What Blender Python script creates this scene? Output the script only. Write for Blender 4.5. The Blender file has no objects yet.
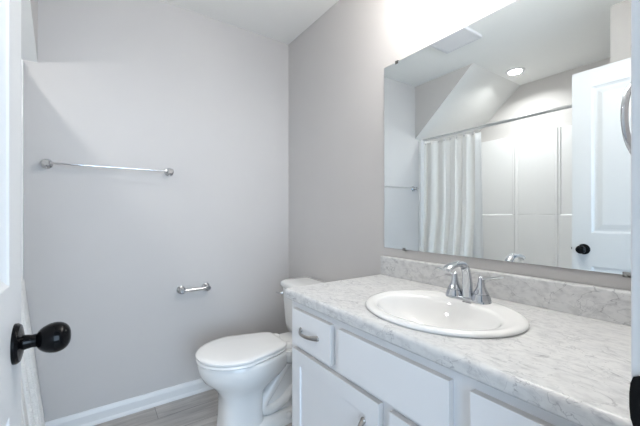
import bpy, bmesh, math, random
from mathutils import Vector, Matrix
random.seed(4)
scene = bpy.context.scene
PI = math.pi

# ------------------------------------------------------------------ camera
F_PX, YAW = 321.724, 0.6102
cam_d = bpy.data.cameras.new('camera')
cam = bpy.data.objects.new('camera', cam_d)
scene.collection.objects.link(cam)
cam_d.sensor_width = 36.0
cam_d.lens = F_PX / 640 * 36
cam_d.shift_y = 1.758 / 640
cam_d.clip_start = 0.02
cam.location = (-1.210, -2.150, 1.142)
cam.rotation_euler = (PI / 2, 0, -YAW)
scene.camera = cam

# ------------------------------------------------------------------ world, lights, exposure
scene.view_settings.view_transform = 'Standard'
scene.view_settings.look = 'None'
scene.view_settings.gamma = 1
scene.view_settings.use_curve_mapping = False
scene.view_settings.exposure = 0.52
world = bpy.data.worlds.new('hall_daylight')
scene.world = world
world.use_nodes = True
world.node_tree.nodes['Background'].inputs[0].default_value = (0.66, 0.82, 1.0, 1)
world.node_tree.nodes['Background'].inputs[1].default_value = 0.28


def lamp(name, kind, loc, energy, color, rot=(0, 0, 0), **kw):
    d = bpy.data.lights.new(name, kind)
    d.energy = energy
    d.color = color
    for k, v in kw.items():
        setattr(d, k, v)
    o = bpy.data.objects.new(name, d)
    scene.collection.objects.link(o)
    o.location = loc
    o.rotation_euler = rot
    return o


# unseen area light added in the hall as bluish daylight and soft fill
lamp('hall_daylight_fill', 'AREA', (-1.15, -5.0, 1.35), 158, (0.59, 0.785, 1.0),
     rot=(PI / 2, 0, -0.03), shape='RECTANGLE', size=3.4, size_y=2.4)
# recessed light over the tub
lamp('alcove_bulb', 'AREA', (-1.906, -0.742, 2.425), 6.0, (1.0, 0.99, 0.97),
     shape='DISK', size=0.10, spread=2.6)
# three bulbs of the vanity fixture above the mirror
VL_Y = (-1.32, -1.53, -1.74)

# ------------------------------------------------------------------ helpers
C = scene.collection


def newmat(name, color=(0.8, 0.8, 0.8), rough=0.5, metal=0.0, spec=0.5, coat=0.0):
    m = bpy.data.materials.new(name)
    m.use_nodes = True
    b = m.node_tree.nodes['Principled BSDF']
    b.inputs['Base Color'].default_value = (*color, 1)
    b.inputs['Roughness'].default_value = rough
    b.inputs['Metallic'].default_value = metal
    b.inputs['Specular IOR Level'].default_value = spec
    b.inputs['Coat Weight'].default_value = coat
    return m, m.node_tree, b


def nd(nt, t, **kw):
    n = nt.nodes.new(t)
    for k, v in kw.items():
        if k.startswith('i_'):
            n.inputs[k[2:].replace('_', ' ')].default_value = v
        else:
            setattr(n, k, v)
    return n


def coords(nt, scale=(1, 1, 1), rot=(0, 0, 0), kind='Object'):
    tc = nd(nt, 'ShaderNodeTexCoord')
    mp = nd(nt, 'ShaderNodeMapping')
    mp.inputs['Scale'].default_value = scale
    mp.inputs['Rotation'].default_value = rot
    nt.links.new(tc.outputs[kind], mp.inputs['Vector'])
    return mp.outputs['Vector']


def bump(nt, b, height, strength, dist):
    n = nd(nt, 'ShaderNodeBump')
    n.inputs['Strength'].default_value = strength
    n.inputs['Distance'].default_value = dist
    nt.links.new(height, n.inputs['Height'])
    nt.links.new(n.outputs['Normal'], b.inputs['Normal'])


def textured(name, color, rough, nscale, strength, dist, spec=0.3, var=0.0, detail=3):
    m, nt, b = newmat(name, color, rough, spec=spec)
    v = coords(nt)
    n = nd(nt, 'ShaderNodeTexNoise')
    n.inputs['Scale'].default_value = nscale
    n.inputs['Detail'].default_value = detail
    nt.links.new(v, n.inputs['Vector'])
    bump(nt, b, n.outputs['Fac'], strength, dist)
    if var:
        n2 = nd(nt, 'ShaderNodeTexNoise')
        n2.inputs['Scale'].default_value = 3.0
        nt.links.new(v, n2.inputs['Vector'])
        r = nd(nt, 'ShaderNodeValToRGB')
        r.color_ramp.elements[0].position = 0.3
        r.color_ramp.elements[1].position = 0.7
        r.color_ramp.elements[0].color = (*[c * (1 - var) for c in color], 1)
        r.color_ramp.elements[1].color = (*[c * (1 + var) for c in color], 1)
        nt.links.new(n2.outputs['Fac'], r.inputs['Fac'])
        nt.links.new(r.outputs['Color'], b.inputs['Base Color'])
    return m


MAT = {}
MAT['wall'] = textured('grey_wall_paint', (0.585, 0.566, 0.556), 0.62, 220, 0.06, 0.002, var=0.012)
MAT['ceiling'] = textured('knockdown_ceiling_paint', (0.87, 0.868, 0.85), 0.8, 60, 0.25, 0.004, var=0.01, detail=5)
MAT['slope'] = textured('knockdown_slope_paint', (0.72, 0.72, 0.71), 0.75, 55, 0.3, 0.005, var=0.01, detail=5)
MAT['trim'] = textured('white_trim_paint', (0.78, 0.785, 0.79), 0.35, 40, 0.02, 0.001, spec=0.45)
MAT['door'] = textured('white_door_paint', (0.72, 0.735, 0.75), 0.36, 50, 0.03, 0.001, spec=0.45)
MAT['cabinet'] = textured('white_cabinet_paint', (0.80, 0.805, 0.82), 0.38, 60, 0.02, 0.001, spec=0.4)
MAT['edge'] = newmat('taupe_front_edges', (0.65, 0.625, 0.605), 0.5)[0]  # edge faces of the drawer and door fronts, darker than their faces
MAT['gap'] = newmat('grey_fan_housing', (0.55, 0.55, 0.56), 0.5)[0]  # grey plate behind the slats of the exhaust fan
MAT['porcelain'] = textured('white_porcelain', (0.79, 0.79, 0.782), 0.09, 5, 0.01, 0.001, spec=0.55)
MAT['seat'] = textured('white_seat_plastic', (0.84, 0.838, 0.83), 0.22, 5, 0.01, 0.001, spec=0.5)
MAT['fibre'] = textured('white_gelcoat', (0.80, 0.80, 0.80), 0.16, 4, 0.02, 0.002, spec=0.5)
MAT['chrome'] = newmat('polished_chrome', (0.58, 0.60, 0.63), 0.07, 1.0)[0]
MAT['bright_chrome'] = newmat('bright_chrome', (0.80, 0.81, 0.83), 0.12, 1.0)[0]
MAT['nickel'] = newmat('brushed_nickel', (0.40, 0.38, 0.36), 0.28, 1.0)[0]
MAT['steel'] = newmat('satin_steel', (0.68, 0.68, 0.68), 0.34, 1.0)[0]
MAT['black'] = newmat('black_bronze', (0.003, 0.003, 0.0035), 0.13, 0.0, spec=0.16)[0]
MAT['darkclip'] = newmat('dark_clip', (0.06, 0.06, 0.06), 0.4)[0]
MAT['plastic'] = newmat('white_grille_plastic', (0.74, 0.74, 0.76), 0.45)[0]
MAT['logo'] = newmat('grey_print', (0.22, 0.22, 0.23), 0.5)[0]
m, nt, b = newmat('mirror_glass', (0.905, 0.95, 0.955), 0.0, 1.0)
MAT['mirror'] = m
m, nt, b = newmat('mirror_edge', (0.45, 0.50, 0.50), 0.15, 0.6)
MAT['mirror_edge'] = m
m, nt, b = newmat('lit_lens', (1, 1, 1), 0.4)
b.inputs['Emission Color'].default_value = (1.0, 0.98, 0.95, 1)
b.inputs['Emission Strength'].default_value = 6.0
MAT['lens'] = m
m, nt, b = newmat('lit_frosted_glass', (0.9, 0.9, 0.9), 0.4)
b.inputs['Emission Color'].default_value = (1.0, 0.97, 0.93, 1)
b.inputs['Emission Strength'].default_value = 44.0
MAT['shade'] = m


def marble():
    m, nt, b = newmat('grey_veined_laminate', rough=0.30, spec=0.45)
    v = coords(nt, (1.25, 0.7, 1.1), (0.15, 0.1, 0.35))
    # soft cloud of pale grey
    n0 = nd(nt, 'ShaderNodeTexNoise'); n0.inputs['Scale'].default_value = 11; n0.inputs['Detail'].default_value = 7
    n0.inputs['Roughness'].default_value = 0.68; n0.inputs['Distortion'].default_value = 0.9
    nt.links.new(v, n0.inputs['Vector'])
    r0 = nd(nt, 'ShaderNodeValToRGB')
    r0.color_ramp.elements[0].position = 0.28; r0.color_ramp.elements[0].color = (0.60, 0.605, 0.61, 1)
    r0.color_ramp.elements[1].position = 0.60; r0.color_ramp.elements[1].color = (0.67, 0.67, 0.665, 1)
    nt.links.new(n0.outputs['Fac'], r0.inputs['Fac'])
    # fine speckle
    n2 = nd(nt, 'ShaderNodeTexNoise'); n2.inputs['Scale'].default_value = 55; n2.inputs['Detail'].default_value = 4
    nt.links.new(v, n2.inputs['Vector'])
    r2 = nd(nt, 'ShaderNodeValToRGB')
    r2.color_ramp.elements[0].position = 0.30; r2.color_ramp.elements[0].color = (0.80, 0.80, 0.81, 1)
    r2.color_ramp.elements[1].position = 0.55; r2.color_ramp.elements[1].color = (1, 1, 1, 1)
    nt.links.new(n2.outputs['Fac'], r2.inputs['Fac'])
    mx = nd(nt, 'ShaderNodeMix', data_type='RGBA', blend_type='MULTIPLY'); mx.inputs[0].default_value = 1
    nt.links.new(r0.outputs['Color'], mx.inputs[6]); nt.links.new(r2.outputs['Color'], mx.inputs[7])
    # thin veins where a distorted noise crosses its middle value
    last = mx.outputs[2]
    for sc, wid, col, dist in ((6.5, 0.008, (0.58, 0.58, 0.60, 1), 1.6), (17.0, 0.014, (0.78, 0.78, 0.80, 1), 1.4)):
        n1 = nd(nt, 'ShaderNodeTexNoise'); n1.inputs['Scale'].default_value = sc; n1.inputs['Detail'].default_value = 5
        n1.inputs['Distortion'].default_value = dist
        nt.links.new(v, n1.inputs['Vector'])
        s = nd(nt, 'ShaderNodeMath', operation='SUBTRACT'); s.inputs[1].default_value = 0.5
        nt.links.new(n1.outputs['Fac'], s.inputs[0])
        a = nd(nt, 'ShaderNodeMath', operation='ABSOLUTE'); nt.links.new(s.outputs[0], a.inputs[0])
        r1 = nd(nt, 'ShaderNodeValToRGB')
        r1.color_ramp.elements[0].position = 0.0; r1.color_ramp.elements[0].color = col
        r1.color_ramp.elements[1].position = wid; r1.color_ramp.elements[1].color = (1, 1, 1, 1)
        nt.links.new(a.outputs[0], r1.inputs['Fac'])
        mm = nd(nt, 'ShaderNodeMix', data_type='RGBA', blend_type='MULTIPLY'); mm.inputs[0].default_value = 0.95
        nt.links.new(last, mm.inputs[6]); nt.links.new(r1.outputs['Color'], mm.inputs[7])
        last = mm.outputs[2]
    nt.links.new(last, b.inputs['Base Color'])
    return m


def planks():
    m, nt, b = newmat('grey_wood_look_vinyl', rough=0.42, spec=0.35)
    v = coords(nt)
    br = nd(nt, 'ShaderNodeTexBrick')
    br.inputs['Scale'].default_value = 1.0
    br.inputs['Brick Width'].default_value = 0.92
    br.inputs['Row Height'].default_value = 0.152
    br.inputs['Mortar Size'].default_value = 0.0016
    br.inputs['Color1'].default_value = (0.42, 0.40, 0.385, 1)
    br.inputs['Color2'].default_value = (0.53, 0.51, 0.49, 1)
    br.inputs['Mortar'].default_value = (0.22, 0.21, 0.20, 1)
    nt.links.new(v, br.inputs['Vector'])
    st = nd(nt, 'ShaderNodeMapping'); st.inputs['Scale'].default_value = (2.2, 26, 1)
    nt.links.new(v, st.inputs['Vector'])
    n = nd(nt, 'ShaderNodeTexNoise'); n.inputs['Scale'].default_value = 1.6; n.inputs['Detail'].default_value = 8
    n.inputs['Roughness'].default_value = 0.7; n.inputs['Distortion'].default_value = 0.7
    nt.links.new(st.outputs[0], n.inputs['Vector'])
    r = nd(nt, 'ShaderNodeValToRGB')
    r.color_ramp.elements[0].position = 0.30; r.color_ramp.elements[0].color = (0.72, 0.71, 0.71, 1)
    r.color_ramp.elements[1].position = 0.68; r.color_ramp.elements[1].color = (1.22, 1.21, 1.20, 1)
    nt.links.new(n.outputs['Fac'], r.inputs['Fac'])
    mx = nd(nt, 'ShaderNodeMix', data_type='RGBA', blend_type='MULTIPLY'); mx.inputs[0].default_value = 1
    nt.links.new(br.outputs['Color'], mx.inputs[6]); nt.links.new(r.outputs['Color'], mx.inputs[7])
    nt.links.new(mx.outputs[2], b.inputs['Base Color'])
    bump(nt, b, n.outputs['Fac'], 0.10, 0.002)
    return m


def waffle():
    m, nt, b = newmat('cream_waffle_cloth', (0.92, 0.91, 0.885), 0.85, spec=0.15)
    tc = nd(nt, 'ShaderNodeTexCoord')
    sep = nd(nt, 'ShaderNodeSeparateXYZ'); nt.links.new(tc.outputs['UV'], sep.inputs[0])
    outs = []
    for ax in (0, 1):
        k = nd(nt, 'ShaderNodeMath', operation='MULTIPLY'); k.inputs[1].default_value = 2 * PI / 0.012
        nt.links.new(sep.outputs[ax], k.inputs[0])
        s = nd(nt, 'ShaderNodeMath', operation='SINE'); nt.links.new(k.outputs[0], s.inputs[0])
        outs.append(s.outputs[0])
    mxm = nd(nt, 'ShaderNodeMath', operation='MAXIMUM')
    nt.links.new(outs[0], mxm.inputs[0]); nt.links.new(outs[1], mxm.inputs[1])
    bump(nt, b, mxm.outputs[0], 0.8, 0.0014)
    b.inputs['Subsurface Weight'].default_value = 0.0
    # the cloth lets a little light through
    tr = nd(nt, 'ShaderNodeBsdfTranslucent'); tr.inputs['Color'].default_value = (0.8, 0.78, 0.75, 1)
    ms = nd(nt, 'ShaderNodeMixShader'); ms.inputs[0].default_value = 0.05
    out = [x for x in nt.nodes if x.type == 'OUTPUT_MATERIAL'][0]
    nt.links.new(b.outputs[0], ms.inputs[1]); nt.links.new(tr.outputs[0], ms.inputs[2])
    nt.links.new(ms.outputs[0], out.inputs['Surface'])
    return m


MAT['marble'] = marble()
MAT['planks'] = planks()
MAT['waffle'] = waffle()
m, nt, b = newmat('white_vinyl_liner', (0.85, 0.86, 0.87), 0.4)
tr = nd(nt, 'ShaderNodeBsdfTranslucent'); tr.inputs['Color'].default_value = (0.88, 0.89, 0.9, 1)
ms = nd(nt, 'ShaderNodeMixShader'); ms.inputs[0].default_value = 0.5
nt.links.new(b.outputs[0], ms.inputs[1]); nt.links.new(tr.outputs[0], ms.inputs[2])
nt.links.new(ms.outputs[0], [x for x in nt.nodes if x.type == 'OUTPUT_MATERIAL'][0].inputs['Surface'])
MAT['liner'] = m


def root_loc(o):
    v = Vector((0, 0, 0))
    while o is not None:
        v += Vector(o.location)
        o = o.parent
    return v


def obj(name, bm, mat, parent=None, loc=None, smooth=None, bevel=None, mats=None):
    """link bm (built in world coordinates) as one mesh object"""
    off = root_loc(parent) if parent else Vector(loc or (0, 0, 0))
    bmesh.ops.remove_doubles(bm, verts=bm.verts, dist=1e-5)
    bmesh.ops.recalc_face_normals(bm, faces=bm.faces)
    for v in bm.verts:
        v.co -= off
    me = bpy.data.meshes.new(name)
    bm.to_mesh(me)
    bm.free()
    for mm in (mats or [mat]):
        me.materials.append(MAT[mm])
    o = bpy.data.objects.new(name, me)
    C.objects.link(o)
    if parent:
        o.parent = parent
    else:
        o.location = off
    if smooth is not None:
        for p in me.polygons:
            p.use_smooth = True
        me.set_sharp_from_angle(angle=math.radians(smooth))
    if bevel:
        md = o.modifiers.new('bevel', 'BEVEL')
        md.width = bevel
        md.segments = 2
        md.limit_method = 'ANGLE'
        md.angle_limit = math.radians(40)
    return o


def thing(name, label, cat, loc, group=None, kind=None):
    o = bpy.data.objects.new(name, None)
    o.empty_display_size = 0.1
    C.objects.link(o)
    o.location = loc
    tag(o, label, cat, group, kind)
    return o


def tag(o, label=None, cat=None, group=None, kind=None):
    if label: o['label'] = label
    if cat: o['category'] = cat
    if group: o['group'] = group
    if kind: o['kind'] = kind
    return o


def B():
    return bmesh.new()


def box(bm, x0, x1, y0, y1, z0, z1):
    vs = [bm.verts.new((x, y, z)) for x in (x0, x1) for y in (y0, y1) for z in (z0, z1)]
    fs = []
    for q in ((0, 1, 3, 2), (4, 6, 7, 5), (0, 4, 5, 1), (2, 3, 7, 6), (0, 2, 6, 4), (1, 5, 7, 3)):
        fs.append(bm.faces.new([vs[i] for i in q]))
    return fs


def bx(*a):
    bm = B(); box(bm, *a); return bm


def prism(bm, pts, axis, a, b):
    """extrude a 2-D polygon along axis between a and b; pts are the two other coordinates in xyz order"""
    def P(p, t):
        q = list(p); q.insert(axis, t); return q
    r0 = [bm.verts.new(P(p, a)) for p in pts]
    r1 = [bm.verts.new(P(p, b)) for p in pts]
    n = len(pts)
    f = [bm.faces.new(r0), bm.faces.new(r1)]
    for i in range(n):
        bm.faces.new((r0[i], r0[(i + 1) % n], r1[(i + 1) % n], r1[i]))
    return f


def loft(bm, rings, cap0=True, cap1=True, closed=True):
    vs = [[bm.verts.new(p) for p in r] for r in rings]
    n = len(rings[0])
    for a, c in zip(vs, vs[1:]):
        for i in range(n if closed else n - 1):
            j = (i + 1) % n
            bm.faces.new((a[i], a[j], c[j], c[i]))
    if cap0: bm.faces.new(vs[0][::-1])
    if cap1: bm.faces.new(vs[-1])
    return vs


def tube(bm, pts, rad, n=12, up=None, cap=True, flat=1.0):
    """round tube along points; rad a number or list; flat squeezes the section along the frame's second axis"""
    pts = [Vector(p) for p in pts]
    if not isinstance(rad, (list, tuple)): rad = [rad] * len(pts)
    fl = flat if isinstance(flat, (list, tuple)) else [flat] * len(pts)
    rings = []
    prev = None
    for i, p in enumerate(pts):
        t = (pts[min(i + 1, len(pts) - 1)] - pts[max(i - 1, 0)]).normalized()
        if prev is None:
            u = Vector(up) if up else (Vector((0, 0, 1)) if abs(t.z) < 0.9 else Vector((0, 1, 0)))
        else:
            u = prev
        u = (u - t * u.dot(t)).normalized()
        prev = u
        w = t.cross(u)
        rings.append([p + u * (math.cos(2 * PI * k / n) * rad[i] * fl[i]) + w * (math.sin(2 * PI * k / n) * rad[i]) for k in range(n)])
    loft(bm, rings, cap, cap)


def lathe(bm, origin, axis, prof, n=24, cap0=True, cap1=True):
    """prof: list of (distance along axis, radius)"""
    o = Vector(origin); a = Vector(axis).normalized()
    u = a.orthogonal().normalized(); w = a.cross(u)
    rings = [[o + a * d + (u * math.cos(2 * PI * k / n) + w * math.sin(2 * PI * k / n)) * max(r, 1e-4) for k in range(n)] for d, r in prof]
    loft(bm, rings, cap0, cap1)


def arc(c, r, a0, a1, n, plane='xz'):
    out = []
    for i in range(n + 1):
        a = a0 + (a1 - a0) * i / n
        u, v = r * math.cos(a), r * math.sin(a)
        if plane == 'xz': out.append((c[0] + u, c[1], c[2] + v))
        elif plane == 'xy': out.append((c[0] + u, c[1] + v, c[2]))
        else: out.append((c[0], c[1] + u, c[2] + v))
    return out


def rrect(x0, x1, y0, y1, z, r, n=5):
    out = []
    for cx, cy, a in ((x1 - r, y1 - r, 0), (x0 + r, y1 - r, PI / 2), (x0 + r, y0 + r, PI), (x1 - r, y0 + r, 1.5 * PI)):
        for i in range(n + 1):
            t = a + PI / 2 * i / n
            out.append((cx + r * math.cos(t), cy + r * math.sin(t), z))
    return out


def panel_face(bm, x, ys, zs, holes, sgn, steps):
    """one face of a panelled door in the plane x: a grid over ys by zs whose cells in holes get moulded rings.
    steps: (inset, depth) pairs; depth is measured against the outward direction sgn"""
    for i in range(len(ys) - 1):
        for j in range(len(zs) - 1):
            y0, y1, z0, z1 = ys[i], ys[i + 1], zs[j], zs[j + 1]
            if (i, j) in holes:
                prev = [(x, y0, z0), (x, y1, z0), (x, y1, z1), (x, y0, z1)]
                pv = [bm.verts.new(p) for p in prev]
                for ins, dep in steps:
                    xx = x - sgn * dep
                    cv = [bm.verts.new(p) for p in ((xx, y0 + ins, z0 + ins), (xx, y1 - ins, z0 + ins), (xx, y1 - ins, z1 - ins), (xx, y0 + ins, z1 - ins))]
                    for k in range(4):
                        bm.faces.new((pv[k], pv[(k + 1) % 4], cv[(k + 1) % 4], cv[k]))
                    pv = cv
                bm.faces.new(pv)
            else:
                bm.faces.new([bm.verts.new(p) for p in ((x, y0, z0), (x, y1, z0), (x, y1, z1), (x, y0, z1))])


def panelled(bm, x0, x1, ys, zs, holes, steps, both=True):
    """a door leaf with its faces in planes x0 and x1"""
    panel_face(bm, x1, ys, zs, holes, 1, steps)
    if both:
        panel_face(bm, x0, ys, zs, holes, -1, steps)
    else:
        panel_face(bm, x0, ys, zs, set(), -1, steps)
    for i in range(len(ys) - 1):
        for z in (zs[0], zs[-1]):
            bm.faces.new([bm.verts.new(p) for p in ((x0, ys[i], z), (x0, ys[i + 1], z), (x1, ys[i + 1], z), (x1, ys[i], z))])
    for j in range(len(zs) - 1):
        for y in (ys[0], ys[-1]):
            bm.faces.new([bm.verts.new(p) for p in ((x0, y, zs[j]), (x0, y, zs[j + 1]), (x1, y, zs[j + 1]), (x1, y, zs[j]))])


# ------------------------------------------------------------------ room shell
H = 2.44
YD = -2.058            # room face of the wall with the doorway
XA = -1.448            # plane where the tub alcove begins
XF = -2.29             # far wall of the alcove
YA = -1.515            # wall at the tap end of the tub
XJ0, XJ1 = -1.338, -0.660   # doorway between the jambs


def struct(name, bm, mat, label, cat, **kw):
    o = obj(name, bm, mat, **kw)
    return tag(o, label, cat, kind='structure')


struct('floor', bx(XF - 0.1, 0.1, -3.2, 0.1, -0.06, 0), 'planks', 'grey wood-look plank floor of the bathroom', 'floor')
struct('ceiling', bx(XF - 0.1, 0.1, YD - 0.12, 0.1, H, H + 0.08), 'ceiling', 'flat white textured ceiling', 'ceiling')
struct('wall_back', bx(XF - 0.1, 0.1, 0, 0.1, 0, H), 'wall', 'light grey wall behind the toilet with the towel bar', 'wall')
struct('wall_right', bx(0, 0.1, YD - 0.12, 0, 0, H), 'wall', 'light grey wall carrying the big mirror', 'wall')
struct('wall_alcove', bx(XF - 0.1, XF, YD - 0.12, 0, 0, H), 'wall', 'wall behind the white shower surround', 'wall')
struct('wall_left', bx(XF, XA, YD, YA, 0, H), 'wall', 'grey wall at the end of the tub beside the open door', 'wall')
bm = B()
box(bm, XF, XJ0 - 0.018, YD - 0.115, YD, 0, H)
box(bm, XJ1 + 0.018, 0, YD - 0.115, YD, 0, H)
box(bm, XJ0 - 0.018, XJ1 + 0.018, YD - 0.115, YD, 2.075, H)
struct('wall_front', bm, 'wall', 'grey wall with the doorway', 'wall')

# sloped ceiling over the head of the tub with its grey triangular cheek
bm = B()
fs = prism(bm, [(0.0, 1.911), (-0.612, H), (0.0, H)], 0, XF, XA)
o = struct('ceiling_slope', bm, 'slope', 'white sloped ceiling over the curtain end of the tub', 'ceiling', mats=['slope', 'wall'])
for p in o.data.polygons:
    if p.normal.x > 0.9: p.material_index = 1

# door lining, stops and casings
bm = B()
for x0, x1 in ((XJ0 - 0.018, XJ0), (XJ1, XJ1 + 0.018)):
    box(bm, x0, x1, YD - 0.115, YD, 0, 2.057)
box(bm, XJ0 - 0.018, XJ1 + 0.018, YD - 0.115, YD, 2.057, 2.075)
box(bm, XJ1 - 0.011, XJ1, YD - 0.075, YD - 0.040, 0, 2.057)
box(bm, XJ0, XJ0 + 0.011, YD - 0.075, YD - 0.040, 0, 2.057)
struct('trim_1', bm, 'trim', 'white lining of the doorway', 'door frame', bevel=0.0015)


def casing(x_in, sgn):
    prof = [(0, 0), (0, 0.0150), (0.002, 0.0163), (0.030, 0.0170), (0.052, 0.018), (0.057, 0.013), (0.057, 0)]
    b_ = B()
    prism(b_, [(x_in + sgn * u, YD + v) for u, v in prof], 2, 0, 2.12)
    return b_


struct('trim_2', casing(XJ1 + 0.005, 1), 'trim', 'white door casing at the latch side near the vanity', 'door frame', bevel=0.0012)
struct('trim_3', casing(XJ0 - 0.005, -1), 'trim', 'white door casing at the hinge side', 'door frame', bevel=0.0012)

BH = 0.0835
bprof = [(0, 0), (0.020, 0), (0.019, 0.008), (0.013, 0.018), (0.012, 0.020), (0.012, 0.060), (0.009, 0.072), (0.006, BH), (0, BH)]
bm = B(); prism(bm, [(-u, z) for u, z in bprof], 0, -1.46, 0.0)
struct('baseboard_back', bm, 'trim', 'white baseboard along the wall behind the toilet', 'baseboard')
bm = B(); prism(bm, [(-u, z) for u, z in bprof], 1, -0.985, 0.0)
struct('baseboard_right', bm, 'trim', 'white baseboard behind the toilet tank', 'baseboard')

# ------------------------------------------------------------------ door
DX1, DX0 = -1.320, -1.355          # hall face and room face of the open leaf
DY0, DY1 = -2.048, -1.358          # hinge edge and free edge
door = thing('door_1', 'white two-panel door standing open with a black knob', 'door', (DX0, DY0, 0), kind='structure')
steps = [(0.004, 0.0035), (0.014, 0.0085), (0.026, 0.0085), (0.030, 0.0075), (0.052, 0.003)]
bm = B()
panelled(bm, DX0, DX1, [DY0, DY0 + 0.100, DY1 - 0.100, DY1], [0.012, 0.23, 0.825, 1.030, 1.930, 2.040],
         {(1, 1), (1, 3)}, steps)
obj('leaf', bm, 'door', door, bevel=0.0012)
for z in (0.22, 1.03, 1.83):
    bm = B()
    lathe(bm, (DX1 - 0.041, DY0 - 0.006, z - 0.045), (0, 0, 1), [(0, 0.006), (0.09, 0.006)], 12)
    box(bm, DX0, DX0 + 0.030, DY0 - 0.0022, DY0, z - 0.045, z + 0.045)
    obj('hinge', bm, 'black', door, smooth=40)
KY, KZ = -1.420, 0.927
for s in (1, -1):
    x = DX1 if s > 0 else DX0
    bm = B()
    lathe(bm, (x, KY, KZ), (s, 0, 0), [(0, 0.033), (0.004, 0.033), (0.008, 0.030), (0.0105, 0.020), (0.012, 0.0125),
                                       (0.022, 0.0105), (0.030, 0.0115), (0.033, 0.0115)], 32)
    rose = obj('rosette', bm, 'black', door, smooth=35)
    bm = B()
    prof = []
    for i in range(17):
        a = PI * i / 16
        prof.append((0.0505 - 0.0245 * math.cos(a), 0.0012 + 0.0245 * (math.sin(a) ** 0.85) * (1 - 0.10 * math.cos(a))))
    lathe(bm, (x, KY, KZ), (s, 0, 0), prof, 32)
    obj('knob', bm, 'black', door, smooth=60)
bm = B()
box(bm, -1.350, -1.325, DY1, DY1 + 0.0012, KZ - 0.028, KZ + 0.028)
prism(bm, [(-1.346, DY1), (-1.329, DY1), (-1.329, DY1 + 0.004), (-1.346, DY1 + 0.012)], 2, KZ - 0.007, KZ + 0.007)
tag(obj('latch', bm, 'black', door), 'black latch plate with its bolt')

# strike plate on the latch jamb, its lip curling towards the room
bm = B()
SZ = 0.909
n = 16
out = []
for i in range(n + 1):
    t = i / n
    out.append(t)
rows = []
for (yy, xx, hh) in ((YD - 0.034, XJ1 - 0.0005, 0.034), (YD - 0.004, XJ1 - 0.0005, 0.036), (YD + 0.003, XJ1 - 0.0015, 0.036), (YD + 0.008, XJ1 - 0.0010, 0.034),
                     (YD + 0.0130, XJ1 - 0.0003, 0.031), (YD + 0.0158, XJ1 + 0.0008, 0.022), (YD + 0.0170, XJ1 + 0.0014, 0.008)):
    rows.append([(xx, yy, SZ - hh), (xx, yy, SZ + hh), (xx + 0.0018, yy, SZ + hh), (xx + 0.0018, yy, SZ - hh)])
loft(bm, rows)
o = obj('strike_plate', bm, 'black', loc=(XJ1, YD, SZ), smooth=50)
tag(o, 'black strike plate with rounded lip on the door jamb beside the countertop', 'strike plate')

# ------------------------------------------------------------------ vanity
VX = -0.545            # face of the frame; doors stand 19 mm proud
VF = -0.564
V0, V1 = -0.998, YD + 0.001
van = thing('vanity_cabinet', 'white vanity cabinet with drawers and shaker doors under the marbled countertop', 'cabinet', (-0.27, -1.53, 0))
bm = B()
# open-topped case of 16 mm board, so the basin hangs free inside it
box(bm, VX, -0.002, V1, V0, 0.10, 0.116)
box(bm, VX, VX + 0.016, V1, V0, 0.116, 0.800)
box(bm, -0.010, -0.002, V1, V0, 0.116, 0.800)
box(bm, VX + 0.016, -0.010, V0 - 0.016, V0, 0.116, 0.800)
box(bm, VX + 0.016, -0.010, V1, V1 + 0.016, 0.116, 0.800)
obj('carcass', bm, 'cabinet', van, bevel=0.001)
obj('toe_kick', bx(-0.47, -0.02, V1, V0 - 0.002, 0, 0.10), 'cabinet', van)


def slab(y0, y1, z0, z1):
    b_ = B()
    e = 0.005
    box(b_, VF, VX, y0, y1, z0, z1)
    return b_


def edged(name, b_, parent, bev):
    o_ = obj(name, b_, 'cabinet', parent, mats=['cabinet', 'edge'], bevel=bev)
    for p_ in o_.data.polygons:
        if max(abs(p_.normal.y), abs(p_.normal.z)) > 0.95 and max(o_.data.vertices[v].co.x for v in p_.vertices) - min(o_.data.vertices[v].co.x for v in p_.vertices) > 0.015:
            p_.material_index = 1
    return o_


def pull(parent, c, along, L):
    """bow pull: two feet and an arched flat bar; along 'y' or 'z'"""
    b_ = B()
    pts, rr = [], []
    N = 14
    for i in range(N + 1):
        t = -1 + 2 * i / N
        d = 0.026 * (1 - abs(t) ** 2.6) + 0.002
        s = t * L / 2
        p = (VF - d, c[0] + (s if along == 'y' else 0), c[1] + (s if along == 'z' else 0))
        pts.append(p)
        rr.append(0.0062 + 0.0035 * abs(t) ** 3)
    tube(b_, pts, rr, 10, up=(1, 0, 0), flat=0.55)
    for sg in (-1, 1):
        s = sg * (L / 2 + 0.001)
        y, z = (c[0] + s, c[1]) if along == 'y' else (c[0], c[1] + s)
        lathe(b_, (VF, y, z), (-1, 0, 0), [(0, 0.0095), (0.003, 0.0095), (0.006, 0.007)], 12)
    return obj('pull', b_, 'nickel', parent, smooth=50)


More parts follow.
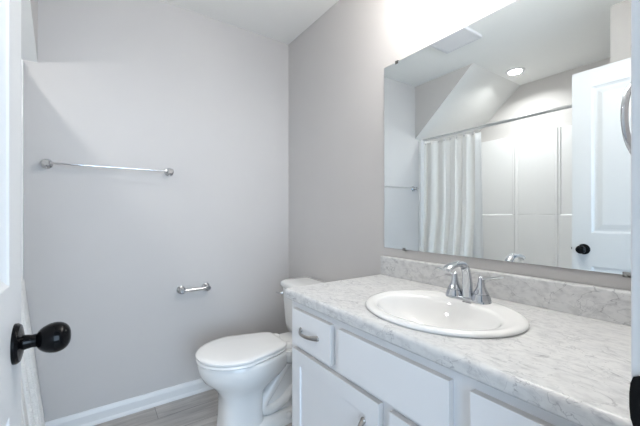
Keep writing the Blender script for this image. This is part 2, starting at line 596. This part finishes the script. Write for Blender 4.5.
d = edged('drawer', slab(-1.286, -1.033, 0.633, 0.771), van, 0.0014)
pull(d, (-1.155, 0.702), 'y', 0.108)
edged('false_front', slab(-1.727, -1.327, 0.633, 0.771), van, 0.0014)
d = edged('drawer', slab(-2.030, -1.776, 0.633, 0.771), van, 0.0014)
pull(d, (-1.902, 0.702), 'y', 0.108)
sh = [(0.0, 0.0), (0.0015, 0.006), (0.002, 0.0065)]
for y0, y1, hy in ((-1.510, -1.033, -1.449), (-2.030, -1.549, -1.620)):
    bm = B()
    panel_ys = [y0, y0 + 0.056, y1 - 0.056, y1]
    zs = [0.118, 0.174, 0.558, 0.614]
    panel_face(bm, VF, panel_ys, zs, {(1, 1)}, -1, sh)
    for i in range(3):
        for z in (zs[0], zs[-1]):
            bm.faces.new([bm.verts.new(p) for p in ((VF, panel_ys[i], z), (VF, panel_ys[i + 1], z), (VX, panel_ys[i + 1], z), (VX, panel_ys[i], z))])
        for y in (y0, y1):
            bm.faces.new([bm.verts.new(p) for p in ((VF, y, zs[i]), (VF, y, zs[i + 1]), (VX, y, zs[i + 1]), (VX, y, zs[i]))])
    d = edged('door', bm, van, 0.0018)
    pull(d, (hy, 0.484), 'z', 0.108)

# countertop with rolled front edge and an oval cut-out
CX, CZ0, CZ1, CY0, CY1 = -0.572, 0.801, 0.839, YD + 0.0005, -0.985
SKX, SKY = -0.318, -1.530
top = None
bm = B()
edge = [(CX + 0.004, CZ0), (CX, CZ0 + 0.005), (CX, CZ1 - 0.014), (CX + 0.0018, CZ1 - 0.0065), (CX + 0.0065, CZ1 - 0.0018), (CX + 0.014, CZ1)]
prof = [(-0.001, CZ0)] + edge
va = [bm.verts.new((x, CY1, z)) for x, z in prof]
vb = [bm.verts.new((x, CY0, z)) for x, z in prof]
for i in range(len(prof) - 1):
    if i == 0: continue
    bm.faces.new((va[i], va[i + 1], vb[i + 1], vb[i]))
ta, tb = bm.verts.new((-0.001, CY1, CZ1)), bm.verts.new((-0.001, CY0, CZ1))
bm.faces.new(va + [ta]); bm.faces.new(vb + [tb]); bm.faces.new((va[0], ta, tb, vb[0]))
hole = [(SKX + 0.190 * math.cos(2 * PI * k / 48), SKY + 0.232 * math.sin(2 * PI * k / 48)) for k in range(48)]
for zz, outer in ((CZ1, (va[-1], ta, tb, vb[-1])), (CZ0, (va[1], va[0], vb[0], vb[1]))):
    hv = [bm.verts.new((x, y, zz)) for x, y in hole]
    es = []
    for ring in (list(outer), hv):
        for i in range(len(ring)):
            a_, b_ = ring[i], ring[(i + 1) % len(ring)]
            es.append(bm.edges.get((a_, b_)) or bm.edges.new((a_, b_)))
    bmesh.ops.triangle_fill(bm, edges=es, use_beauty=True, normal=(0, 0, 1))
    if zz == CZ1: hva = hv
    else:
        for i in range(48):
            bm.faces.new((hva[i], hva[(i + 1) % 48], hv[(i + 1) % 48], hv[i]))
counter = obj('countertop', bm, 'marble', loc=(-0.28, -1.53, CZ0), smooth=35)
tag(counter, 'white marbled countertop with a rolled front edge on the vanity', 'countertop')
bm = B()
prism(bm, [(-0.001, CZ1), (-0.020, CZ1), (-0.020, 0.926), (-0.0185, 0.931), (-0.014, 0.933), (-0.001, 0.933)], 1, CY0, CY1)
obj('backsplash', bm, 'marble', counter, bevel=0.0015)

# sink
def ell(cx, cy, a, b_, z, n=56, p=2.0):
    r = []
    for k in range(n):
        t = 2 * PI * k / n
        c, s = math.cos(t), math.sin(t)
        r.append((cx + a * math.copysign(abs(c) ** (2 / p), c), cy + b_ * math.copysign(abs(s) ** (2 / p), s), z))
    return r


sink = thing('sink', 'oval white drop-in basin set into the marbled countertop', 'sink', (SKX, SKY, CZ1))
bm = B()
A, Bq = 0.215, 0.246
rings = [ell(SKX, SKY, A - 0.008, Bq - 0.008, CZ1 + 0.0002), ell(SKX, SKY, A - 0.002, Bq - 0.002, CZ1 + 0.001), ell(SKX, SKY, A, Bq, CZ1 + 0.005),
         ell(SKX, SKY, A - 0.003, Bq - 0.003, CZ1 + 0.010), ell(SKX, SKY, A - 0.010, Bq - 0.010, CZ1 + 0.0130), ell(SKX, SKY, A - 0.019, Bq - 0.019, CZ1 + 0.0135),
         ell(SKX - 0.006, SKY, 0.182, 0.218, CZ1 + 0.0115), ell(SKX - 0.022, SKY, 0.158, 0.202, CZ1 + 0.0095), ell(SKX - 0.026, SKY, 0.151, 0.197, CZ1 + 0.008),
         ell(SKX - 0.028, SKY, 0.146, 0.192, CZ1 + 0.003), ell(SKX - 0.028, SKY, 0.140, 0.186, CZ1 - 0.008), ell(SKX - 0.027, SKY, 0.130, 0.174, CZ1 - 0.028), ell(SKX - 0.026, SKY, 0.114, 0.154, CZ1 - 0.052),
         ell(SKX - 0.025, SKY, 0.092, 0.125, CZ1 - 0.075), ell(SKX - 0.023, SKY, 0.064, 0.088, CZ1 - 0.093), ell(SKX - 0.02, SKY, 0.040, 0.050, CZ1 - 0.102), ell(SKX - 0.02, SKY, 0.022, 0.022, CZ1 - 0.106)]
vs = [[bm.verts.new(p) for p in r] for r in rings]
for a_, c_ in zip(vs, vs[1:]):
    for i in range(56):
        bm.faces.new((a_[i], a_[(i + 1) % 56], c_[(i + 1) % 56], c_[i]))
bm.faces.new(vs[-1])
obj('basin', bm, 'porcelain', sink, smooth=60)
bm = B()
lathe(bm, (SKX - 0.02, SKY, CZ1 - 0.1065), (0, 0, 1), [(0, 0.022), (0.003, 0.021), (0.004, 0.015), (0.002, 0.014), (0.002, 0.001)], 24)
obj('drain', bm, 'chrome', sink, smooth=40)
# small grey maker's mark printed on the deck, illegible at this size
bm = B()
for i, w in enumerate((0.0045, 0.003, 0.003, 0.003, 0.003, 0.003, 0.003)):
    y = SKY - 0.006 - i * 0.0042
    box(bm, -0.1915, -0.1870 + (0.002 if i == 0 else 0), y - w / 2, y + w / 2, CZ1 + 0.0085, CZ1 + 0.0116)
tag(obj('emblem', bm, 'logo', sink), 'tiny grey printed mark')

# faucet
FX, FY, FZ = -0.150, -1.528, CZ1 + 0.0105
fau = thing('faucet', 'chrome two-handle faucet with an arched spout behind the oval basin', 'faucet', (FX, FY, FZ))
bm = B()
loft(bm, [rrect(FX - 0.026, FX + 0.026, FY - 0.080, FY + 0.080, FZ - 0.003, 0.0255, 8), rrect(FX - 0.026, FX + 0.026, FY - 0.080, FY + 0.080, FZ + 0.005, 0.0255, 8),
          rrect(FX - 0.022, FX + 0.022, FY - 0.076, FY + 0.076, FZ + 0.009, 0.0215, 8)])
obj('base', bm, 'chrome', fau, smooth=50)
bm = B()
pts = [(0, 0), (0, 0.02), (-0.001, 0.045), (-0.003, 0.068), (-0.007, 0.088), (-0.015, 0.104), (-0.030, 0.116), (-0.050, 0.1205), (-0.072, 0.1200), (-0.095, 0.1175), (-0.114, 0.112), (-0.124, 0.108)]
rad = [0.020, 0.0185, 0.0170, 0.0155, 0.0148, 0.0146, 0.0148, 0.0152, 0.0156, 0.0160, 0.0160, 0.0150]
fl = [1, 1, 1, 0.95, 0.9, 0.85, 0.78, 0.70, 0.62, 0.58, 0.55, 0.50]
tube(bm, [(FX + x, FY, FZ + 0.006 + z) for x, z in pts], rad, 20, up=(1, 0, 0), flat=fl)
sp = obj('spout', bm, 'chrome', fau, smooth=60)
bm = B()
lathe(bm, (FX - 0.116, FY, FZ + 0.113), (-0.25, 0, -1), [(0, 0.009), (0.009, 0.009), (0.010, 0.007)], 16)
obj('aerator', bm, 'steel', sp, smooth=40)
for s in (1, -1):
    hy = FY + s * 0.048
    bm = B()
    lathe(bm, (FX, hy, FZ + 0.006), (0, 0, 1), [(0, 0.0315), (0.004, 0.0312), (0.021, 0.0250), (0.0215, 0.0215), (0.0235, 0.0215), (0.024, 0.0242), (0.033, 0.0190), (0.045, 0.0132),
                                                  (0.060, 0.0105), (0.070, 0.0095), (0.076, 0.0085), (0.080, 0.005), (0.081, 0.001)], 28)
    h = obj('handle', bm, 'chrome', fau, smooth=35)
    bm = B()
    tube(bm, [(FX, hy + s * t, FZ + 0.078 + dz) for t, dz in ((0.0, -0.002), (0.02, 0.004), (0.045, 0.010), (0.066, 0.014), (0.074, 0.0155))],
         [0.0062, 0.0058, 0.0052, 0.0050, 0.0030], 12, flat=[0.8, 0.6, 0.5, 0.5, 0.4])
    obj('lever', bm, 'chrome', h, smooth=60)

# ------------------------------------------------------------------ mirror
MY0, MY1, MZ0, MZ1 = -2.038, -0.999, 0.977, 1.885
mir = thing('wall_mirror', 'large frameless mirror on grey wall above the vanity', 'mirror', (0, (MY0 + MY1) / 2, MZ0))
TILT = 0.010    # the pane's far end stands a centimetre off the wall
def mx(y): return -0.007 - (MY1 - y) * TILT
bm = B()
prism(bm, [(mx(MY1), MY1), (mx(MY1) + 0.005, MY1), (mx(MY0) + 0.005, MY0), (mx(MY0), MY0)], 2, MZ0, MZ1)
o = obj('glass', bm, 'mirror', mir, mats=['mirror', 'mirror_edge'])
for p in o.data.polygons:
    if p.normal.x > -0.9: p.material_index = 1
for y, z, s in ((-1.081, MZ1, 1), (-1.128, MZ0, -1), (-1.909, MZ0, -1), (-1.95, MZ1, 1)):
    bm = B()
    xm = mx(y)
    box(bm, xm - 0.0025, xm - 0.0004, y - 0.008, y + 0.008, z - s * 0.008, z + s * 0.006)
    box(bm, xm - 0.0025, -0.0005, y - 0.008, y + 0.008, z + s * 0.001, z + s * 0.006)
    lathe(bm, (xm - 0.0026, y, z + s * 0.002), (-1, 0, 0), [(0, 0.0035), (0.002, 0.003)], 10)
    obj('clip', bm, 'nickel' if s < 0 else 'darkclip', mir)

# ------------------------------------------------------------------ vanity light (above the picture)
vl = thing('vanity_light', 'three-bulb bar light on the wall above the mirror', 'light', (0, -1.53, 2.25))
obj('backplate', bx(-0.025, -0.001, -1.83, -1.23, 2.22, 2.29), 'nickel', vl, bevel=0.004)
for y in VL_Y:
    bm = B()
    tube(bm, [(-0.02, y, 2.255), (-0.07, y, 2.265), (-0.17, y, 2.27), (-0.225, y, 2.258), (-0.225, y, 2.23)], 0.008, 10)
    a_ = obj('arm', bm, 'nickel', vl, smooth=50)
    bm = B()
    lathe(bm, (-0.225, y, 2.240), (0, 0, -1), [(0, 0.018), (0.022, 0.018), (0.026, 0.014)], 20)
    obj('socket', bm, 'nickel', a_, smooth=40)
    bm = B()
    bmesh.ops.create_uvsphere(bm, u_segments=20, v_segments=12, radius=0.055, matrix=Matrix.Translation((-0.225, y, 2.165)))
    obj('globe_bulb', bm, 'shade', a_, smooth=180)

# ------------------------------------------------------------------ toilet (faces -x)
TY = -0.500
toi = thing('toilet', 'white two-piece toilet with closed lid beside the vanity', 'toilet', (-0.4, TY, 0))


def egg(xf, xb, hw, hb, z, n=48, xm=None, pf=2.0, pb=2.6):
    """elongated plan: rounded nose at xf, back edge at xb of half width hb, widest hw at xm"""
    if xm is None: xm = xf + (xb - xf) * 0.45
    pts = []
    for k in range(n):
        t = 2 * PI * k / n
        c, s = math.cos(t), math.sin(t)
        if c < 0:
            x = xm + (xm - xf) * -(abs(c) ** (2 / pf))
            y = hw * math.copysign(abs(s) ** (2 / pf), s)
        else:
            u = abs(c) ** (2 / pb)
            x = xm + (xb - xm) * u
            w = hw + (hb - hw) * u ** (1.1 if pb < 6 else 1.2)
            y = w * math.copysign(abs(s) ** (2 / (pb + 1.2)), s)
        pts.append((x, TY + y, z))
    return pts


bm = B()
q = dict(pf=2.9, pb=4.0)   # squarish column
rings = [egg(-0.698, -0.462, 0.112, 0.105, 0.0, **q), egg(-0.698, -0.462, 0.112, 0.105, 0.010, **q), egg(-0.690, -0.467, 0.106, 0.10, 0.03, **q), egg(-0.684, -0.472, 0.103, 0.096, 0.10, **q), egg(-0.682, -0.472, 0.102, 0.094, 0.17, **q),
         egg(-0.684, -0.462, 0.105, 0.095, 0.215, pf=2.7, pb=3.6), egg(-0.702, -0.42, 0.118, 0.10, 0.243, pf=2.4, pb=3.2), egg(-0.728, -0.355, 0.143, 0.108, 0.275), egg(-0.765, -0.32, 0.163, 0.115, 0.307),
         egg(-0.784, -0.30, 0.175, 0.12, 0.342), egg(-0.790, -0.29, 0.180, 0.125, 0.376), egg(-0.788, -0.29, 0.179, 0.125, 0.396), egg(-0.782, -0.29, 0.174, 0.12, 0.403)]
loft(bm, rings)
# narrow web behind the column, foot plate, deck under the tank
loft(bm, [rrect(-0.46, -0.09, TY - 0.055, TY + 0.055, 0.03, 0.03), rrect(-0.44, -0.06, TY - 0.055, TY + 0.055, 0.34, 0.03)])
loft(bm, [rrect(-0.65, -0.18, TY - 0.113, TY + 0.113, 0.0, 0.05), rrect(-0.65, -0.18, TY - 0.113, TY + 0.113, 0.014, 0.05), rrect(-0.63, -0.195, TY - 0.095, TY + 0.095, 0.050, 0.05), rrect(-0.61, -0.21, TY - 0.07, TY + 0.07, 0.058, 0.05)])
loft(bm, [rrect(-0.34, -0.04, TY - 0.10, TY + 0.10, 0.315, 0.04), rrect(-0.36, -0.03, TY - 0.125, TY + 0.125, 0.345, 0.04), rrect(-0.37, -0.025, TY - 0.135, TY + 0.135, 0.385, 0.04), rrect(-0.37, -0.03, TY - 0.130, TY + 0.130, 0.402, 0.04)])
obj('bowl', bm, 'porcelain', toi, smooth=50)
for s in (-1, 1):
    bm = B()
    pts = [(-0.29, 0.335), (-0.33, 0.30), (-0.375, 0.245), (-0.42, 0.19), (-0.465, 0.135), (-0.470, 0.105), (-0.445, 0.085), (-0.40, 0.085), (-0.34, 0.11), (-0.27, 0.16), (-0.20, 0.175), (-0.15, 0.14), (-0.14, 0.07)]
    # smooth the path
    P = []
    for i in range(len(pts) - 1):
        p0, p1, p2, p3 = [pts[max(0, min(len(pts) - 1, i + k))] for k in (-1, 0, 1, 2)]
        for q in range(4):
            t = q / 4
            P.append(tuple(0.5 * (2 * p1[j] + (p2[j] - p0[j]) * t + (2 * p0[j] - 5 * p1[j] + 4 * p2[j] - p3[j]) * t * t + (3 * p1[j] - p0[j] - 3 * p2[j] + p3[j]) * t ** 3) for j in (0, 1)))
    P.append(pts[-1])
    tube(bm, [(x, TY + s * 0.046, z) for x, z in P], 0.032, 14)
    obj('trapway', bm, 'porcelain', toi, smooth=70)
    bm = B()
    lathe(bm, (-0.335, TY + s * 0.098, 0.035), (0, s * 0.5, 1), [(0, 0.017), (0.012, 0.016), (0.020, 0.011), (0.023, 0.001)], 16)
    obj('bolt_cap', bm, 'seat', toi, smooth=60)
bm = B()
sx = dict(xm=-0.590, pb=9.0)
loft(bm, [egg(-0.793, -0.345, 0.180, 0.106, 0.404, **sx), egg(-0.798, -0.342, 0.185, 0.110, 0.408, **sx), egg(-0.798, -0.342, 0.185, 0.110, 0.417, **sx), egg(-0.794, -0.345, 0.181, 0.107, 0.4205, **sx)])
obj('seat', bm, 'seat', toi, smooth=50)
bm = B()
loft(bm, [egg(-0.790, -0.347, 0.177, 0.107, 0.4225, **sx), egg(-0.799, -0.340, 0.186, 0.114, 0.426, **sx), egg(-0.800, -0.340, 0.187, 0.114, 0.434, **sx), egg(-0.794, -0.345, 0.181, 0.110, 0.4395, **sx),
          egg(-0.770, -0.365, 0.158, 0.10, 0.4425, **sx), egg(-0.68, -0.46, 0.085, 0.05, 0.4435, **sx), egg(-0.62, -0.54, 0.03, 0.02, 0.444, **sx)])
obj('lid', bm, 'seat', toi, smooth=50)
for s in (-1, 1):
    bm = B()
    loft(bm, [rrect(-0.352, -0.306, TY + s * 0.075 - 0.022, TY + s * 0.075 + 0.022, 0.402, 0.012), rrect(-0.352, -0.306, TY + s * 0.075 - 0.022, TY + s * 0.075 + 0.022, 0.424, 0.012),
              rrect(-0.346, -0.312, TY + s * 0.075 - 0.017, TY + s * 0.075 + 0.017, 0.430, 0.012)])
    obj('hinge_cap', bm, 'seat', toi, smooth=50)


def tankring(xf, hw, z, r, xb=-0.020):
    """plan of the tank: bowed front with generous front corners"""
    pts = []
    n = 10
    for i in range(n + 1):   # bowed front from -hw to hw
        t = -1 + 2 * i / n
        y = TY + t * (hw - r)
        pts.append((xf + 0.014 * t * t, y, z))
    for i in range(1, 7):
        a = PI - PI / 2 * i / 6
        pts.append((xf + 0.014 + r + r * math.cos(a), TY + hw - r + r * math.sin(a), z))
    pts.append((xb, TY + hw - 0.01, z))
    pts.append((xb, TY - hw + 0.01, z))
    for i in range(0, 6):
        a = -PI / 2 - PI / 2 * i / 6
        pts.append((xf + 0.014 + r + r * math.cos(a), TY - hw + r + r * math.sin(a), z))
    return pts


bm = B()
loft(bm, [tankring(-0.200, 0.175, 0.403, 0.05), tankring(-0.218, 0.195, 0.415, 0.05), tankring(-0.224, 0.203, 0.45, 0.05), tankring(-0.232, 0.216, 0.60, 0.05), tankring(-0.235, 0.221, 0.678, 0.05)])
obj('tank', bm, 'porcelain', toi, smooth=50)
bm = B()
loft(bm, [tankring(-0.239, 0.226, 0.679, 0.05, -0.014), tankring(-0.245, 0.232, 0.684, 0.05, -0.012), tankring(-0.246, 0.233, 0.702, 0.05, -0.012), tankring(-0.242, 0.229, 0.713, 0.05, -0.014), tankring(-0.225, 0.212, 0.721, 0.05, -0.025), tankring(-0.160, 0.15, 0.724, 0.04, -0.06)])
obj('tank_lid', bm, 'porcelain', toi, smooth=50)
bm = B()
ly = TY + 0.165
lathe(bm, (-0.229, ly, 0.645), (-1, 0, 0), [(0, 0.013), (0.008, 0.013), (0.012, 0.010), (0.020, 0.008)], 16)
tube(bm, [(-0.247, ly - 0.004, 0.645), (-0.253, ly + 0.015, 0.645), (-0.254, ly + 0.032, 0.6435), (-0.252, ly + 0.046, 0.643)], [0.006, 0.0065, 0.0075, 0.006], 12, flat=0.7)
tag(obj('flush_lever', bm, 'bright_chrome', toi, smooth=50), 'chrome flush lever')

# ------------------------------------------------------------------ bars on the back wall
def wall_bar(name, label, cat, x0, x1, z, out, rbar, rpost):
    t = thing(name, label, cat, ((x0 + x1) / 2, 0, z))
    for x in (x0, x1):
        b_ = B()
        lathe(b_, (x, -0.0003, z), (0, -1, 0), [(0, rpost * 1.35), (0.006, rpost * 1.35), (0.009, rpost * 1.1), (0.014, rpost * 0.72), (out - 0.016, rpost * 0.72),
                                              (out - 0.010, rpost * 0.95), (out + 0.006, rpost * 0.95), (out + 0.010, rpost * 0.7)], 24)
        obj('post', b_, 'chrome', t, smooth=40)
    b_ = B()
    lathe(b_, (x0, -out, z), (1, 0, 0), [(0, rbar), (x1 - x0, rbar)], 16)
    obj('bar', b_, 'bright_chrome', t, smooth=60)
    return t


wall_bar('towel_bar', 'long empty chrome towel bar mounted on the grey back wall', 'towel bar', -1.412, -0.838, 1.402, 0.052, 0.0056, 0.0185)
wall_bar('toilet_paper_holder', 'short empty chrome paper holder low on the wall beside the toilet', 'paper holder', -0.770, -0.618, 0.674, 0.052, 0.0105, 0.0185)

# towel ring beside the doorway
tr = thing('towel_ring', 'chrome towel ring hanging beside the doorway next to the mirror', 'towel ring', (-0.366, YD, 1.388))
bm = B()
RX, RY, RZ, RR = -0.366, YD + 0.059, 1.320, 0.070
lathe(bm, (RX, YD + 0.0003, RZ + RR + 0.006), (0, 1, 0), [(0, 0.024), (0.006, 0.024), (0.010, 0.014), (0.045, 0.011), (0.052, 0.012), (0.066, 0.011), (0.069, 0.004)], 24)
obj('post', bm, 'chrome', tr, smooth=40)
bm = B()
pts = arc((RX, RY, RZ), RR, 0, 2 * PI, 48)
n = 14
rings = []
for k in range(48):
    a = 2 * PI * k / 48
    u = Vector((math.cos(a) * math.cos(0.12), -math.cos(a) * math.sin(0.12), math.sin(a)))
    rings.append([Vector((RX, RY, RZ)) + u * (RR + 0.0052 * math.cos(2 * PI * q / n)) + Vector((0, 1, 0)) * 0.0052 * math.sin(2 * PI * q / n) for q in range(n)])
rings.append(rings[0])
loft(bm, rings, False, False)
obj('ring', bm, 'chrome', tr, smooth=80)

# ------------------------------------------------------------------ tub, surround, rod, curtain
TX = -1.512            # face of the apron
tub = thing('bathtub', 'white alcove bathtub behind the shower curtain', 'bathtub', (-1.9, -0.757, 0))
bm = B()
y0, y1, x0, x1 = YA + 0.002, -0.002, XF + 0.002, TX
zr = 0.44
def inner(d, z, r):
    return rrect(x0 + 0.05 + d, x1 - 0.075 - d, y0 + 0.09 + d * 1.6, y1 - 0.07 - d, z, r, 6)
ri = [inner(0, zr, 0.09), inner(0.012, zr - 0.012, 0.09), inner(0.05, 0.20, 0.10), inner(0.09, 0.10, 0.10)]
vs = [[bm.verts.new(p) for p in r] for r in ri]
n = len(ri[0])
for a_, c_ in zip(vs, vs[1:]):
    for i in range(n):
        bm.faces.new((a_[i], a_[(i + 1) % n], c_[(i + 1) % n], c_[i]))
bm.faces.new(vs[-1])
oc = [bm.verts.new(p) for p in rrect(x0, x1, y0, y1, zr, 0.012, 6)]
for i in range(n):
    bm.faces.new((oc[i], oc[(i + 1) % n], vs[0][(i + 1) % n], vs[0][i]))
ob = [bm.verts.new(p) for p in rrect(x0, x1, y0, y1, 0.0, 0.012, 6)]
for i in range(n):
    bm.faces.new((oc[i], oc[(i + 1) % n], ob[(i + 1) % n], ob[i]))
obj('shell', bm, 'fibre', tub, smooth=50, bevel=0.004)
bm = B()
tube(bm, [(-1.9, y0 + 0.001, 0.60), (-1.9, y0 + 0.06, 0.60), (-1.9, y0 + 0.12, 0.592), (-1.9, y0 + 0.135, 0.575)], [0.024, 0.023, 0.022, 0.016], 16)
obj('tub_spout', bm, 'chrome', tub, smooth=50)

sur = thing('shower_surround', 'white moulded shower surround with ledges around the tub', 'shower wall', (-2.25, -0.757, zr))
ST, SL = 1.935, 1.145
bm = B()
# back panel: upper bays set back, lower part and centre column proud
def strip(prof, z0, z1):
    a_ = [bm.verts.new((x, y, z0)) for y, x in prof]
    c_ = [bm.verts.new((x, y, z1)) for y, x in prof]
    for i in range(len(prof) - 1):
        bm.faces.new((a_[i], a_[i + 1], c_[i + 1], c_[i]))
    return a_, c_
xu, xl, xc = XF + 0.030, XF + 0.040, XF + 0.052
up_ = [(-0.034, xu), (-0.548, xu), (-0.556, xu + 0.012), (-0.572, xc - 0.012), (-0.585, xc), (-0.605, xc - 0.004), (-0.615, xc - 0.012), (-0.625, xc - 0.012),
       (-0.78, xc - 0.008), (-0.912, xc - 0.012), (-0.922, xc - 0.012), (-0.932, xc - 0.004), (-0.944, xc), (-0.954, xc - 0.012), (-0.964, xu + 0.012), (-0.972, xu), (y0, xu)]
lo_ = [(y, max(x, xl)) for y, x in up_]
ua, uc = strip(up_, SL + 0.004, ST)
la, lc = strip(lo_, zr, SL - 0.008)
lm = [bm.verts.new((x - 0.006 if x <= xl + 0.001 else x, y, SL)) for y, x in lo_]
for A_, B_ in ((lc, lm), (lm, ua)):
    for i in range(len(up_) - 1):
        bm.faces.new((A_[i], A_[i + 1], B_[i + 1], B_[i]))
# top flange
tf = [bm.verts.new((XF + 0.001, y, ST)) for y, x in up_]
for i in range(len(up_) - 1):
    bm.faces.new((uc[i], uc[i + 1], tf[i + 1], tf[i]))
obj('back_panel', bm, 'fibre', sur)
obj('end_panel', bx(XF + 0.002, -1.498, -0.034, -0.001, zr, 1.900), 'fibre', sur, bevel=0.004)
obj('end_panel', bx(XF + 0.002, -1.498, YA + 0.001, YA + 0.014, zr, ST), 'fibre', sur, bevel=0.004)

# rod
RXX, RZZ = -1.548, 1.905
rod = thing('shower_curtain_rod', 'straight steel shower curtain rod spanning the tub alcove', 'curtain rod', (RXX, -0.757, RZZ))
bm = B(); lathe(bm, (RXX, YA + 0.016, RZZ), (0, 1, 0), [(0, 0.0125), (-0.017 - YA - 0.016 + 0.0, 0.0125)], 20)
obj('rod', bm, 'steel', rod, smooth=60)
for y, s in ((YA + 0.0005, 1), (-0.0005, -1)):
    bm = B(); lathe(bm, (RXX, y, RZZ - (0.012 if s < 0 else 0)), (0, s, 0), [(0, 0.028), (0.006, 0.028), (0.010, 0.020), (0.022, 0.016), (0.024, 0.0128)], 20)
    obj('flange', bm, 'steel', rod, smooth=40)

# curtain: gathered at the head end, hanging outside the tub and flaring at the hem
cur = thing('shower_curtain', 'cream waffle-weave shower curtain gathered at the end of the tub', 'curtain', (RXX, -0.33, 0.06))
bm = B()
uvl = bm.loops.layers.uv.new('UVMap')
NU, NV = 150, 40
ZT, ZB = 1.872, 0.07
def cpos(u, v):
    """u along the gathered width, v from the hem (0) to the top (1)"""
    z = ZB + (ZT - ZB) * v
    ph = u * 2 * PI * 5.0 + 0.8
    amp = 0.009 + 0.010 * (1 - v) + 0.004 * math.sin(u * 9.0)
    x = RXX + amp * (math.sin(ph + 0.6 * math.sin(3.1 * u + 2.0 * v)) + 0.22 * math.sin(2.7 * ph + 1.0))
    if z < 1.15:
        t = (1.15 - z) / 1.08
        x += 0.115 * t
    y = -0.016 - 0.565 * u + 0.008 * math.sin(2 * ph + 1.0)
    return x, y, z
grid = [[bm.verts.new(cpos(i / NU, j / NV)) for j in range(NV + 1)] for i in range(NU + 1)]
arcl = [0]
for i in range(NU):
    arcl.append(arcl[-1] + (grid[i + 1][20].co - grid[i][20].co).length)
for i in range(NU):
    for j in range(NV):
        f = bm.faces.new((grid[i][j], grid[i + 1][j], grid[i + 1][j + 1], grid[i][j + 1]))
        for l, (a_, c_) in zip(f.loops, ((i, j), (i + 1, j), (i + 1, j + 1), (i, j + 1))):
            l[uvl].uv = (arcl[a_], c_ * (ZT - ZB) / NV)
o = obj('cloth', bm, 'waffle', cur, smooth=180)
md = o.modifiers.new('thickness', 'SOLIDIFY'); md.thickness = 0.002
# white liner behind the cloth, hanging into the tub
bm = B()
grid = []
for i in range(101):
    u = i / 100
    col = []
    for j in range(21):
        v = j / 20
        z = 0.30 + (ZT - 0.30) * v
        col.append(bm.verts.new((RXX - 0.030 - 0.038 * min(1, (1 - v) * 1.4) + 0.006 * math.sin(u * 31) , -0.022 - 0.588 * u, z)))
    grid.append(col)
for i in range(100):
    for j in range(20):
        bm.faces.new((grid[i][j], grid[i + 1][j], grid[i + 1][j + 1], grid[i][j + 1]))
o = obj('liner', bm, 'liner', cur, smooth=180)
tag(o, 'plain white shower liner')
md = o.modifiers.new('thickness', 'SOLIDIFY'); md.thickness = 0.001
for k in range(8):
    u = (k + 0.5) / 8
    x, y, z = cpos(u, 1)
    bm = B()
    pts = []
    for i in range(17):
        a = PI * 0.5 + 2 * PI * i / 17
        pts.append((RXX + 0.019 * math.cos(a) + (x - RXX) * 0.4 * (1 - math.sin(a)), y, (RZZ + 0.0) + (0.0165 * math.sin(a) if math.sin(a) > 0 else 0.046 * math.sin(a))))
    tube(bm, pts + [pts[0]], 0.0026, 8)
    lathe(bm, (x + 0.004, y, z - 0.014), (1, 0, 0), [(0, 0.009), (0.003, 0.009), (0.004, 0.006)], 14)
    obj('hook', bm, 'steel', cur, smooth=60)

# ------------------------------------------------------------------ ceiling fittings
dl = thing('downlight', 'round lit recessed downlight in the ceiling over the tub', 'ceiling light', (-1.906, -0.742, H))
bm = B(); lathe(bm, (-1.906, -0.742, H - 0.0003), (0, 0, -1), [(0, 0.078), (0.004, 0.078), (0.007, 0.070), (0.007, 0.058), (0.001, 0.057)], 32, True, False)
obj('trim_ring', bm, 'plastic', dl, smooth=40)
bm = B(); lathe(bm, (-1.906, -0.742, H - 0.0015), (0, 0, -1), [(0, 0.056), (0.003, 0.055)], 32)
obj('lens', bm, 'lens', dl)
fan = thing('exhaust_fan', 'square white exhaust fan grille on the ceiling', 'vent', (-0.985, -0.757, H))
FX0, FX1, FY0, FY1 = -1.088, -0.860, -0.900, -0.610
bm = B()
for a_ in ((FX0, FX1, FY0, FY0 + 0.02), (FX0, FX1, FY1 - 0.02, FY1), (FX0, FX0 + 0.02, FY0 + 0.02, FY1 - 0.02), (FX1 - 0.02, FX1, FY0 + 0.02, FY1 - 0.02)):
    box(bm, *a_, H - 0.022, H - 0.0005)
obj('grille_frame', bm, 'plastic', fan, bevel=0.003)
bm = B()
k = FX0 + 0.024
while k < FX1 - 0.024:
    prism(bm, [(k, H - 0.020), (k + 0.010, H - 0.016), (k + 0.010, H - 0.013), (k, H - 0.017)], 1, FY0 + 0.0201, FY1 - 0.0201)
    k += 0.0125
o = obj('slats', bm, 'plastic', fan)
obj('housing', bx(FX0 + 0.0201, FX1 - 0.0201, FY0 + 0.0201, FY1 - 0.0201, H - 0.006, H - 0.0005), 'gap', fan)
